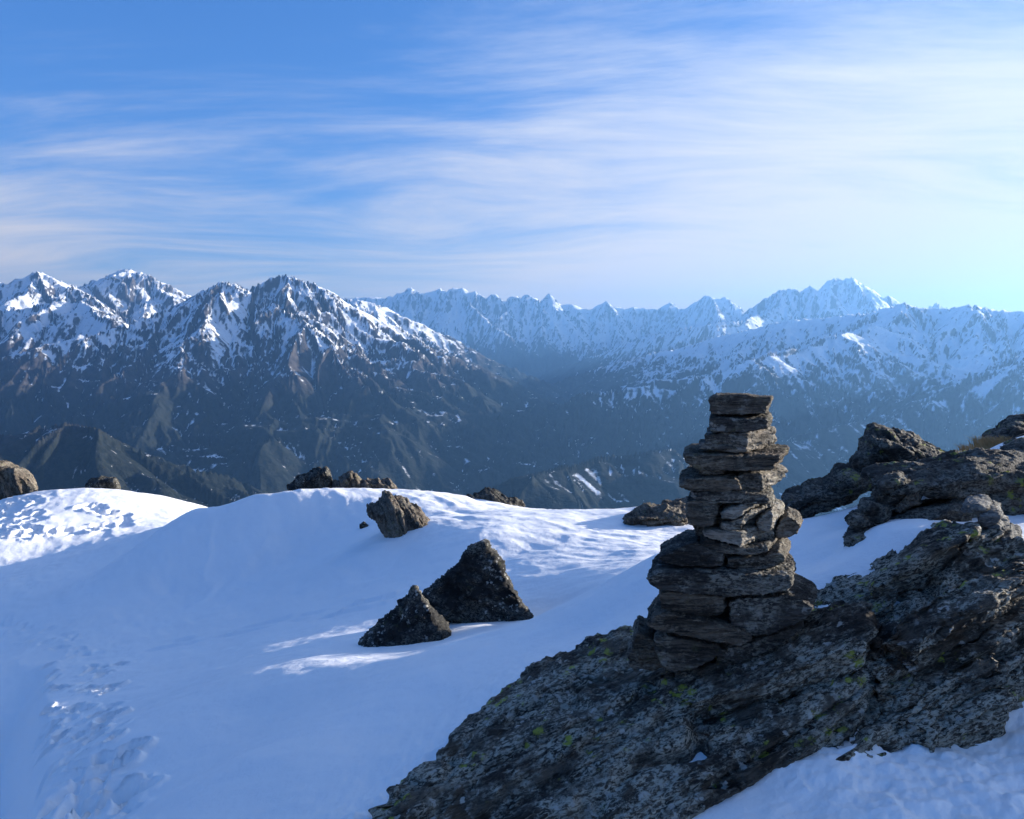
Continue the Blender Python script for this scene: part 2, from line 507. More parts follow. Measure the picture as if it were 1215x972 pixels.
# ------------------------------------------------------------------ snow field (the hilltop we stand on)
CTRL_PX = [
 (1215,972,2.5),(1000,972,2.57),(900,945,2.75),(1000,918,2.80),(1120,886,2.93),(1215,852,3.02),(450,975,3.0),(560,1010,2.75),(700,900,3.15),(760,830,3.5),(300,972,3.4),(150,972,4.4),(0,972,5.4),
 (100,900,5.5),(300,900,4.2),(450,900,3.8),(530,900,3.55),(0,850,8.3),(130,850,7.2),(300,850,5.6),(500,850,4.4),(565,868,3.65),
 (0,800,11.0),(150,800,9.6),(350,800,6.1),(500,800,5.1),(600,805,4.35),(645,800,4.15),(20,760,14),(200,760,11.5),(400,760,8.0),(480,775,6.7),(470,752,8.2),(550,738,8.0),(540,762,6.45),
 (600,748,6.4),(700,752,4.9),(745,748,4.3),(640,733,6.3),(680,715,6.2),(782,655,5.7),(860,632,5.6),(965,690,4.05),(985,660,4.4),(1000,622,5.0),(940,618,5.5),
 (1040,625,4.3),(1060,585,5.6),
 (560,640,12),(480,625,14),(560,610,15),(700,650,11),(620,650,11.5),(620,690,9.6),(660,725,8.3),(720,690,8.4),(780,620,13),
 (400,585,17.6),(450,588,17.4),(500,582,18.5),(560,590,18),(600,600,18),(680,607,17.5),(740,606,16),(800,600,15),(860,605,14),(350,582,17.8),(300,589,18.1),(240,603,18.8),
 (0,580,34),(120,580,34),(200,590,33),(0,640,24),(100,625,26),(180,607,29),
 (50,660,23),(0,700,18),(200,650,20),(200,700,15.5),(105,682,18),(350,650,16),(300,620,19),(350,700,12.8),(450,680,12.2),(450,720,9.9),(100,740,14),(200,625,22),
 (1130,546,6.0),(1180,531,6.3),(1215,524,6.5),(1200,552,5.7),(1200,606,4.6),(1130,612,4.7)]
CTRL = [P(*c) for c in CTRL_PX] + [np.array(c, float) for c in [
 (2.7,6.4,-1.75),(3.6,7.0,-1.7),(-5.2,20.5,-4.6),(-3.6,20.5,-4.5),(-1,21,-4.7),(2,20.5,-4.8),(-7.6,21.5,-5.1),(-24,39,-9.5),(-17,39,-9.6),(-10,36,-9.0),(-3,26,-6.6),(4,26,-6.6),(-7,24,-5.9),(-8,6,-4.4),(-8,2,-4.2),(-5,0,-2.7),(-3,1,-2.2),(0,0,-1.6),(2,0,-1.4),(4,0,-1.1),(0,-4,-1.2),(5,-4,-0.9),(-6,-6,-2.5),
 (4.2,3.2,-1.05),(5.5,5,-0.8),(6.5,7,-1.2),(7,9,-2.0),(6.5,11,-2.9),(6,13,-3.3),(4,9,-2.5),(4.3,7.4,-1.8),(6.5,16,-3.9),(8,4,-0.9),(5,7.35,-1.65),(6.4,7.8,-1.5),(4.9,6.5,-1.1),(10,11,-2.4),(8,20,-4.6),(12,8,-0.9),(14,16,-3),
 (20,0,-1),(20,-10,-2),(-20,0,-8),(-20,15,-8.6),(-24,30,-8.2),(0,36,-9.5),(15,38,-9.5),(22,25,-7),(-20,-15,-6),(0,-22,-3),(-34,22,-10)]]
CTRL = np.array(CTRL)

def _tps(r2):
    return r2 * np.log(r2 + 1e-9)
_n = len(CTRL)
_d = ((CTRL[:, None, :2] - CTRL[None, :, :2]) ** 2).sum(-1)
_K = np.zeros((_n + 3, _n + 3))
_K[:_n, :_n] = _tps(_d) + np.eye(_n) * 0.02
_K[:_n, _n] = 1; _K[:_n, _n + 1:] = CTRL[:, :2]
_K[_n:, :_n] = _K[:_n, _n:].T
_W = np.linalg.solve(_K, np.concatenate([CTRL[:, 2], np.zeros(3)]))

def ground(x, y):
    x, y = np.atleast_1d(np.asarray(x, float)), np.atleast_1d(np.asarray(y, float))
    z = _W[_n] + _W[_n + 1] * x + _W[_n + 2] * y
    for i in range(_n):
        z = z + _W[i] * _tps((x - CTRL[i, 0]) ** 2 + (y - CTRL[i, 1]) ** 2)
    return z

def hit(px, py):
    """where the view ray through a pixel meets the snow"""
    ys = np.exp(np.linspace(math.log(2.0), math.log(45), 1500))
    d = P(px, py, 1.0)
    below = ys * d[2] < ground(ys * d[0], ys)
    k = np.argmax(below)
    return d * ys[k] if below.any() else d * 18.0

NSA, NSR = SNOW_RES
saz = np.unique(np.concatenate([np.radians(np.linspace(-37, 37, NSA)), np.radians(np.linspace(37, 323, 90))[1:-1]]))
srad = np.concatenate([[0.02, 0.3, 0.7, 1.1, 1.5], np.exp(np.linspace(math.log(1.9), math.log(45), NSR))])
sA, sR = np.meshgrid(saz, srad)
sX, sY = sR * np.sin(sA), sR * np.cos(sA)
sZ = ground(sX.ravel(), sY.ravel()).reshape(sX.shape)
# soft wind shaping
sZ += 0.022 * f2(sX / 2.6, sY / 2.6, 3, 201) * sst(sR, 3, 8)
sZ += 0.016 * f2(sX / 0.7 + 0.3 * sY, sY / 0.45, 3, 205)
def to_px(x, y, z):
    cy, sy = math.cos(PITCH), math.sin(PITCH)
    f = y * cy - z * sy
    return CX + F_PX * x / f, CY - F_PX * (y * sy + z * cy) / f
u_, v_ = to_px(sX, np.maximum(sY, 0.3), sZ)
# sastrugi: little steps across the wind where it has scoured the hilltop
ax = (sX * 0.87 + sY * 0.5); ac = (-sX * 0.5 + sY * 0.87)
sas = f2(ax / 0.55, ac / 1.7, 4, 211, 0.6)
sas_amt = sst(sR, 8, 13) * (0.45 + 0.55 * sst(f2(sX / 4, sY / 4, 2, 219), -0.3, 0.4))
sZ += 0.017 * sas * sas_amt + 0.016 * np.maximum(0, 1 - np.abs(f2(ax / 1.3, ac / 3.0, 3, 223)) * 4) * sas_amt
# fine ripples of the mound's flank
sZ += 0.012 * np.sin(ax * 9 + 3 * f2(sX / 1.2, sY / 1.2, 2, 229)) * sst(sR, 11, 14) * sst(17 - sX * 0 - sR, -3, 1) * sst(f2(sX / 2, sY / 2, 2, 231), 0.0, 0.4)
# crumbly drift along the foot of the lichened slab
edge = np.array([P(430, 985, 2.95), P(500, 925, 3.3), P(560, 872, 3.65), P(640, 802, 4.15), P(745, 750, 4.25)])
dm = np.full(sX.shape, 9.0)
for a, b in zip(edge[:-1], edge[1:]):
    e = b - a
    tt = np.clip(((sX - a[0]) * e[0] + (sY - a[1]) * e[1]) / (e[0] ** 2 + e[1] ** 2), 0, 1)
    dm = np.minimum(dm, np.hypot(sX - a[0] - tt * e[0], sY - a[1] - tt * e[1]))
lip = np.exp(-(dm / 0.22) ** 2)
sZ += lip * (0.008 + 0.024 * f2(sX / 0.13, sY / 0.13, 4, 241, 0.6)) + 0.014 * np.exp(-(dm / 0.5) ** 2) * f2(sX / 0.1, sY / 0.3, 3, 247)
# lumps in the trodden snow at the near right corner
near_r = sst(sX, 0.7, 1.3) * sst(3.3 - sY, 0, 0.5)
sZ += near_r * (0.032 * f2(sX / 0.4, sY / 0.25, 5, 251, 0.55) + 0.02 * np.abs(f2(sX / 0.2, sY / 0.12, 4, 257, 0.6)))

pit_d = np.zeros(sX.shape); rim_d = np.zeros(sX.shape)
def stamp(x, y, ang, L, Wd, depth, rim=0.3):
    R0 = L * 1.6
    m = (np.abs(sX - x) < R0) & (np.abs(sY - y) < R0)
    if not m.any():
        return
    dx, dy = sX[m] - x, sY[m] - y
    a = (dx * math.cos(ang) + dy * math.sin(ang)) / L
    b_ = (-dx * math.sin(ang) + dy * math.cos(ang)) / Wd
    q = np.sqrt(a * a + b_ * b_)
    q = q * (1 + 0.18 * f2(dx * 9 + x, dy * 9 + y, 2, 3))
    pit_d[m] = np.minimum(pit_d[m], -depth * (1 - sst(q, 0.5, 1.0)))
    rim_d[m] = np.maximum(rim_d[m], depth * rim * np.exp(-((q - 1.18) / 0.24) ** 2))

tr = random.Random(5)
# boot track that comes up the slope at the left, then turns along the hollow
for _ in range(85):
    py = tr.uniform(790, 968)
    px = tr.uniform(48, 128 + (py - 790) * 0.16)
    h = hit(px, py)
    stamp(h[0], h[1], math.radians(tr.choice([5, -15, 20, 35, -30, 80, 110, 60])), tr.uniform(0.09, 0.15), tr.uniform(0.05, 0.08), tr.uniform(0.035, 0.085), 0.35)
for px, py, L, dp in [(128,818,.17,.09),(131,852,.17,.10),(108,875,.15,.09),(150,892,.15,.08),(130,913,.17,.10),(161,943,.16,.07),(125,950,.2,.12),(60,845,.13,.07),(85,905,.15,.07),(140,790,.16,.05)]:
    h = hit(px, py)
    stamp(h[0], h[1], tr.uniform(-0.4, 0.6), L * 0.9, L * 0.55, dp * 1.6, 0.3)
for _ in range(46):                         # the track fades up the far bank
    px = tr.uniform(-10, 110); py = 742 + px * 0.25 + tr.uniform(-9, 14)
    h = hit(px, py)
    stamp(h[0], h[1], tr.uniform(0, 3), tr.uniform(0.12, 0.2), tr.uniform(0.06, 0.1), tr.uniform(0.02, 0.045), 0.4)
for k in range(170):                        # trampled, sunlit snow on the far left knoll
    if k < 105:
        px, py = tr.uniform(-10, 48), tr.uniform(588, 640)
    elif k < 140:
        px = tr.uniform(60, 150); py = 634 - (px - 60) * 0.12 + tr.uniform(-4, 4)
    else:
        px = tr.uniform(100, 150); py = 598 + (px - 100) * 0.36 + tr.uniform(-4, 5)
    h = hit(px, py)
    stamp(h[0], h[1], tr.uniform(0, 3), tr.uniform(0.22, 0.45), tr.uniform(0.14, 0.24), tr.uniform(0.05, 0.12), 0.45)
sZ += pit_d + rim_d * (1 + pit_d / 0.12).clip(0, 1)
# an old ski trace across the hollow
tl = [hit(px, py) for px, py in [(85,786),(130,778),(200,768),(260,757),(330,742),(400,730),(455,718),(500,705)]]
for off in (0.0, 0.35):
    for a, b in zip(tl[:-1], tl[1:]):
        e = b - a; L = math.hypot(e[0], e[1])
        tt = np.clip(((sX - a[0]) * e[0] + (sY - a[1]) * e[1]) / L**2, 0, 1)
        d = ((sX - a[0]) * -e[1] + (sY - a[1]) * e[0]) / L - off
        inb = ((tt > 0) & (tt < 1))
        brk = sst(f2(sX / 0.9, sY / 0.9, 2, 271), -0.35, 0.15)
        sZ += inb * brk * (-0.035 * np.exp(-(d / 0.07) ** 2) + 0.022 * np.exp(-((d - 0.14) / 0.07) ** 2))
# the bank drops away on the far left
sZ -= 0.55 * sst(-(sX + 0.592 * sY) - 0.05 + 0.10 * f2(sX / 1.2, sY / 1.2, 2, 281), 0.0, 0.55) * sst(sY, 1, 4) * sst(12.0 - sY, 0, 3.0)
own_s = -8.0 - 0.62 * np.maximum(sR - 38, 0)
wb = sst(sR, 36, 43)
sZ = sZ * (1 - wb) + (own_s + 0.4) * wb

mt_snow, t, b = material('wind_packed_snow')
geo = t.n('ShaderNodeNewGeometry')
pos = geo.outputs['Position']
g1 = t.noise(pos, 9, 4, 0.6)
g2_ = t.noise(pos, 90, 3, 0.6)
cc = t.mix(t.ss(t.noise(pos, 0.8, 3, 0.5), 0.3, 0.7), (0.93, 0.915, 0.90), (0.955, 0.94, 0.925))
t.l(cc, b.inputs['Base Color'])
b.inputs['Roughness'].default_value = 0.55
b.inputs['Specular IOR Level'].default_value = 0.25
hgt = t.m('ADD', t.m('MULTIPLY', g1, 1.0), t.m('MULTIPLY', g2_, 0.16))
bp = t.n('ShaderNodeBump')
bp.inputs['Strength'].default_value = 0.42
bp.inputs['Distance'].default_value = 0.03
t.l(hgt, bp.inputs['Height'])
t.l(bp.outputs[0], b.inputs['Normal'])
sv = np.stack([sX, sY, sZ], -1).reshape(-1, 3)
snow_me = mesh_from('snow_field', sv, grid_faces(len(srad), len(saz), wrap=True))
link('snow_field', snow_me, mt_snow, kind='structure')

# ------------------------------------------------------------------ rock
def rock_material(name, bed, dark, light, lichen=0.5, pale=0.3, yellow=0.3, rust=0.0, layer=22.0):
    mt, t, b = material(name)
    geo = t.n('ShaderNodeNewGeometry')
    pos = geo.outputs['Position']
    mp = t.n('ShaderNodeMapping', vector_type='TEXTURE')
    mp.inputs['Rotation'].default_value = bed
    t.l(pos, mp.inputs['Vector'])
    st = t.vm('MULTIPLY', mp.outputs[0], (1.0, 1.0, layer / 4.0))
    n_lay = t.noise(st, 4.0, 6, 0.65, 0.4)
    n_fin = t.noise(st, 22.0, 5, 0.65)
    n_big = t.noise(pos, 2.3, 4, 0.6)
    n_med = t.noise(pos, 11.0, 5, 0.65)
    n_gr = t.noise(pos, 75.0, 4, 0.7)
    c = t.mix(t.ss(n_lay, 0.36, 0.64), dark, light)
    c = t.mix(t.ss(n_fin, 0.52, 0.64, 0, 0.7), c, tuple(x * 0.4 for x in dark))
    flk = t.noise(t.vm('ADD', st, (3.7, 9.1, 2.3)), 13.0, 6, 0.72, 0.6)
    c = t.mix(t.ss(flk, 0.56, 0.66, 0, 0.55), c, tuple(min(0.42, x * 2.6) for x in light))
    if rust:
        rm = t.m('MULTIPLY', t.ss(t.noise(pos, 1.7, 3, 0.6), 0.58, 0.72), rust)
        c = t.mix(rm, c, (0.10, 0.048, 0.016))
    # grey-green crust lichen in broad speckled sheets, black crust between
    sp = t.noise(t.vm('MULTIPLY', mp.outputs[0], (1.0, 1.0, 2.6)), 38.0, 5, 0.72, 0.5)
    lm = t.m('MULTIPLY', t.ss(t.m('ADD', n_big, t.m('MULTIPLY', n_med, 0.7)), 0.74, 0.94), t.ss(sp, 0.44, 0.56))
    c = t.mix(t.m('MULTIPLY', lm, lichen), c, (0.46, 0.43, 0.34))
    blk = t.ss(t.m('ADD', t.noise(st, 2.6, 6, 0.72, 0.3), t.m('MULTIPLY', n_gr, 0.25)), 0.67, 0.75)
    c = t.mix(t.m('MULTIPLY', blk, 0.8), c, (0.012, 0.011, 0.010))
    # pale rosettes
    vv = t.vm('ADD', pos, t.vm('SCALE', t.noise(pos, 22, 4, 0.65, out='Color'), s=0.09))
    ro = t.m('MULTIPLY', t.ss(t.m('ADD', t.voro(vv, 17.0), t.m('MULTIPLY', sp, 0.5)), 0.56, 0.44), t.ss(t.noise(pos, 3.1, 3, 0.6), 0.47, 0.57))
    c = t.mix(t.m('MULTIPLY', ro, pale), c, (0.50, 0.48, 0.42))
    # map lichen, yellow-green
    yl = t.m('MULTIPLY', t.ss(t.m('ADD', t.voro(vv, 13.0), t.m('MULTIPLY', sp, 0.6)), 0.66, 0.52), t.ss(t.noise(t.vm('ADD', pos, (7.3, 2.2, 1.1)), 3.4, 4, 0.65), 0.53, 0.59))
    c = t.mix(t.m('MULTIPLY', yl, yellow), c, (0.30, 0.33, 0.045))
    t.l(c, b.inputs['Base Color'])
    b.inputs['Roughness'].default_value = 0.85
    b.inputs['Specular IOR Level'].default_value = 0.25
    h = t.m('ADD', t.m('ADD', t.m('MULTIPLY', n_lay, 0.8), t.m('MULTIPLY', n_fin, 0.5)), t.m('ADD', t.m('MULTIPLY', n_gr, 0.18), t.m('MULTIPLY', n_med, 0.4)))
    bp = t.n('ShaderNodeBump')
    bp.inputs['Strength'].default_value = 0.9
    bp.inputs['Distance'].default_value = 0.03
    t.l(h, bp.inputs['Height'])
    t.l(bp.outputs[0], b.inputs['Normal'])
    return mt

BED_MAIN = (math.radians(-15), math.radians(-23), 0)
mt_slab = rock_material('lichened_schist', BED_MAIN, (0.022, 0.019, 0.015), (0.12, 0.10, 0.075), 0.9, 0.8, 0.85, 0.6)
mt_cairn = rock_material('cairn_schist', (0.06, 0.04, 0), (0.030, 0.025, 0.020), (0.13, 0.106, 0.08), 0.35, 0.3, 0.06, 0.25, 34)
mt_dark = rock_material('dark_boulder_rock', (0.3, 0.2, 0), (0.009, 0.009, 0.009), (0.026, 0.025, 0.024), 0.28, 0.65, 0.06, 0.0, 8)
mt_brown = rock_material('weathered_brown_rock', (0.1, 1.25, 0.4), (0.036, 0.029, 0.023), (0.15, 0.118, 0.088), 0.3, 0.2, 0.15, 0.3, 16)
mt_ledge = rock_material('shaded_ledge_rock', (math.radians(10), math.radians(-12), 0), (0.014, 0.012, 0.010), (0.065, 0.056, 0.046), 0.35, 0.25, 0.6, 0.25, 26)  # dark rock tone for ledges, crags and pile stones
mt_flat = rock_material('grey_flat_stone', (0.1, -0.2, 0), (0.06, 0.06, 0.058), (0.17, 0.165, 0.155), 0.3, 0.2, 0.0, 0.0, 26)

def remeshed(bm, voxel):
    bmesh.ops.recalc_face_normals(bm, faces=bm.faces)
    me = bpy.data.meshes.new('tmp')
    bm.to_mesh(me); bm.free()
    o = bpy.data.objects.new('tmp', me)
    col.objects.link(o)
    m = o.modifiers.new('r', 'REMESH')
    m.mode = 'VOXEL'; m.voxel_size = voxel; m.use_smooth_shade = True
    dg = bpy.context.evaluated_depsgraph_get()
    me2 = bpy.data.meshes.new_from_object(o.evaluated_get(dg))
    bpy.data.objects.remove(o); bpy.data.meshes.remove(me)
    return me2

def euler_axis(e):
    from mathutils import Euler
    return np.array(Euler(e).to_matrix() @ Vector((0, 0, 1)))

def weather(me, seed, bed, thick=0.04, lump=0.04, step=0.02, groove=0.012, chip=0.01, lsize=0.5, cracks=()):
    n = len(me.vertices)
    p = np.zeros(n * 3, np.float32); me.vertices.foreach_get('co', p); p = p.reshape(-1, 3).astype(np.float64)
    nr = np.zeros(n * 3, np.float32); me.vertex_normals.foreach_get('vector', nr); nr = nr.reshape(-1, 3)
    B = euler_axis(bed)
    ib = nr - (nr @ B)[:, None] * B
    d = lump * f3(p / lsize + seed * 3.3, 3, seed)
    dl = np.zeros(n)
    for T, a in ((thick * 3.1, 1.3), (thick, 1.0), (thick * 0.4, 0.45)):
        s = (p @ B) / T + 0.55 * f3(p / (T * 7) + seed, 2, seed + 5) + 0.12 * f3(p / (T * 1.3), 2, seed + 9)
        k = np.floor(s); f = s - k
        hk = hsh((k + 5000).astype(np.int64), ZERO + seed, ZERO, 17).astype(np.float64) / 2**32 * 2 - 1
        hk2 = hsh((k + 5001).astype(np.int64), ZERO + seed, ZERO, 17).astype(np.float64) / 2**32 * 2 - 1
        w = sst(f, 0.80, 1.0)
        lat = 0.8 * n3(p / (T * 4.5) + k[:, None] * 7.7, seed + 21)
        dl += a * step * ((hk * (1 - w) + hk2 * w) * 0.7 + lat)
        e = np.minimum(f, 1 - f)
        dl -= a * groove * (1 - sst(e, 0.0, 0.16)) * sst(n3(p / (T * 6) + 3.1, seed + 31), -0.5, 0.3)
    for T, dp, wd in cracks:
        s = (p @ B) / T + 0.5 * f3(p / (T * 3.5) + seed, 3, seed + 61, 0.55)
        f = s - np.floor(s)
        e = np.minimum(f, 1 - f) * T
        d -= dp * (1 - sst(e, 0.2 * wd, wd)) * sst(n3(p / (T * 2.2) + 9.1, seed + 67), -0.45, 0.15)
    rdg = np.abs(f3(p / (lsize * 0.28) + seed, 4, seed + 41, 0.55))
    d += chip * (0.35 - rdg) + chip * 0.5 * f3(p / (lsize * 0.06), 3, seed + 47, 0.6)
    p = p + nr * d[:, None] + (ib + 0.25 * nr) * dl[:, None]
    me.vertices.foreach_set('co', p.astype(np.float32).ravel())
    me.update()
    return me

def settle(me, base):
    """mesh coordinates relative to the thing's base"""
    n = len(me.vertices)
    p = np.zeros(n * 3, np.float32); me.vertices.foreach_get('co', p)
    me.vertices.foreach_set('co', (p.reshape(-1, 3) - np.asarray(base, np.float32)).ravel())
    me.update()

def hull_into(bm, pts):
    vs = [bm.verts.new(Vector(p)) for p in pts]
    r = bmesh.ops.convex_hull(bm, input=vs)
    bmesh.ops.delete(bm, geom=list({g for g in r['geom_interior'] + r['geom_unused'] if isinstance(g, bmesh.types.BMVert) and g.is_valid}), context='VERTS')

def loft_into(bm, outline, Yc, depth, tilt=0.0, cham=0.0, vs=1.0, rings=((-.5, .72), (-.40, .93), (-.15, 1.0), (.2, 1.0), (.42, .92), (.5, .72)), sq=0.0):
    """a solid whose outline seen from the front is the given pixels, standing at distance Yc, with real depth"""
    pts = np.array([P(a, c, Yc) for a, c in outline])
    cen = pts.mean(0)
    pts[:, 2] = cen[2] + (pts[:, 2] - cen[2]) * vs
    prev = None; first = None
    for f, s in rings:
        ring = []
        for q in pts:
            w = cen + (q - cen) * s
            if q[0] > cen[0] and f < 0:
                w[0] = cen[0] + (w[0] - cen[0]) * (1 - cham * min(1.0, -2.3 * f))
            ring.append(bm.verts.new((w[0] + cen[0] / Yc * f * depth, Yc + f * depth, w[2] + tilt * f * depth)))
        if prev:
            for i in range(len(ring)):
                bm.faces.new((prev[i], prev[(i + 1) % len(ring)], ring[(i + 1) % len(ring)], ring[i]))
        else:
            first = ring
        prev = ring
    for ring in (first, prev):
        c = bm.verts.new(sum((v.co for v in ring), Vector()) / len(ring))
        for i in range(len(ring)):
            bm.faces.new((ring[i], ring[(i + 1) % len(ring)], c))

def rock_thing(name, me, mat, label, category='boulder', parent=None, **kw):
    n = len(me.vertices)
    p = np.zeros(n * 3, np.float32); me.vertices.foreach_get('co', p); p = p.reshape(-1, 3)
    base = np.array([(p[:, 0].min() + p[:, 0].max()) / 2, (p[:, 1].min() + p[:, 1].max()) / 2, p[:, 2].min()])
    settle(me, base)
    o = link(name, me, mat)
    o.location = base
    if parent is None:
        o['label'] = label; o['category'] = category
        for k, v in kw.items():
            o[k] = v
    else:
        o.parent = parent
        o.location = Vector(base) - parent.location
        if label:
            o['label'] = label
    return o

def down(pts, z):
    return [np.array((p[0], p[1], z)) for p in pts]

# --- the big lichened slab under the cairn, with the block and ledges grown into it
BIG = dict(thick=0.055, lump=0.04, step=0.022, groove=0.026, chip=0.016, lsize=0.5, cracks=((0.21, 0.07, 0.028), (0.09, 0.035, 0.018)))
slab = bpy.data.objects.new('rock_outcrop', None)
col.objects.link(slab)
slab.empty_display_size = 0.3
slab.location = P(850, 960, 3.0)
slab['label'] = 'broad tilted schist outcrop with grey and yellow lichen, bearing the tall cairn'
slab['category'] = 'rock'
fr = [P(440,990,2.9), P(560,1000,2.68), P(680,985,2.62), P(800,972,2.66), P(900,946,2.72), P(1000,920,2.80), P(1060,906,2.88)]
fr = [q + (0, -.05, -.07) for q in fr]
tp = [P(450,972,3.0), P(560,872,3.62), P(640,802,4.12), P(745,756,4.2), P(960,700,4.05), P(1030,728,3.6), P(1045,790,3.2)]
tp = [q + (-.03, .03, .055) if i < 4 else q for i, q in enumerate(tp)]
rt = [P(985,716,3.9), P(1050,652,4.1), P(1085,625,4.15), P(1120,608,4.05), P(1160,608,3.85), P(1290,660,3.6), P(1290,720,3.35), P(1216,765,3.16), P(1205,835,3.02)]
rt = [q + (.025, .02, -.045) if i < 5 else q + (-.02, 0, -.02) for i, q in enumerate(rt)]
rf = [P(1130,884,2.93), P(1050,910,2.90), P(1040,800,3.14), P(1075,760,3.22)]
led = [P(760,806,3.48), P(830,775,3.52), P(900,748,3.54), P(1000,712,3.64), P(1022,716,3.5), P(1034,735,3.34), P(1028,765,3.15), P(930,800,3.12), P(820,836,3.15)]
led2 = [P(1040,758,3.24), P(1075,720,3.38), P(1130,690,3.46), P(1215,664,3.52), P(1230,690,3.36), P(1150,725,3.14), P(1090,770,3.06)]
led3 = [P(1060,850,2.98), P(1120,800,3.04), P(1180,770,3.1), P(1200,800,3.0), P(1195,845,2.92), P(1110,878,2.86)]
led4 = [P(600,872,3.44), P(690,810,3.74), P(765,776,3.82), P(800,780,3.7), P(740,818,3.46), P(655,876,3.25), P(608,896,3.27)]
led6 = [P(950,712,3.95), P(1000,688,4.0), P(1060,650,4.0), P(1085,660,3.8), P(1060,720,3.55), P(1000,745,3.6)]
led5 = [P(1015,705,3.95), P(1050,662,4.05), P(1090,632,4.1), P(1135,620,3.95), P(1162,624,3.78), P(1150,640,3.62), P(1090,668,3.62), P(1040,700,3.62)]
SLAB_PARTS = [('slab', fr + tp + down(fr, -2.3) + down(tp, -2.5) + [P(745,756,4.2) + (0, .5, -.5), P(960,700,4.05) + (0, .6, -.4)]),
 ('block', rt + rf + down(rt, -2.2) + down(rf, -2.2) + [P(1110,608,4.05) + (0, .6, -.3), P(1050,655,4.1) + (0, .6, -.4), P(1205,640,3.65) + (0, .9, -.3)]),
 ('ledge', led + [q + (0, .06, -.15) for q in led]), ('ledge', led2 + [q + (0, .06, -.14) for q in led2]), ('ledge', led3 + [q + (0, .1, -.2) for q in led3]),
 ('ledge', led4 + [q + (0, .05, -.14) for q in led4]), ('ledge', led5 + [q + (0, .06, -.15) for q in led5]), ('ledge', led6 + [q + (0, .06, -.25) for q in led6])]
for k, (nm, pts) in enumerate(SLAB_PARTS):
    bm = bmesh.new()
    hull_into(bm, pts)
    kw = dict(BIG)
    if k == 1:
        kw['cracks'] = ((0.26, 0.05, 0.03), (0.09, 0.03, 0.018))
    if k > 1:
        kw['cracks'] = ((0.09, 0.02, 0.016),)
    me = weather(remeshed(bm, 0.0115 if k < 2 else 0.0095), 3 + k, BED_MAIN, **kw)
    rock_thing(nm, me, mt_slab, None, parent=slab)

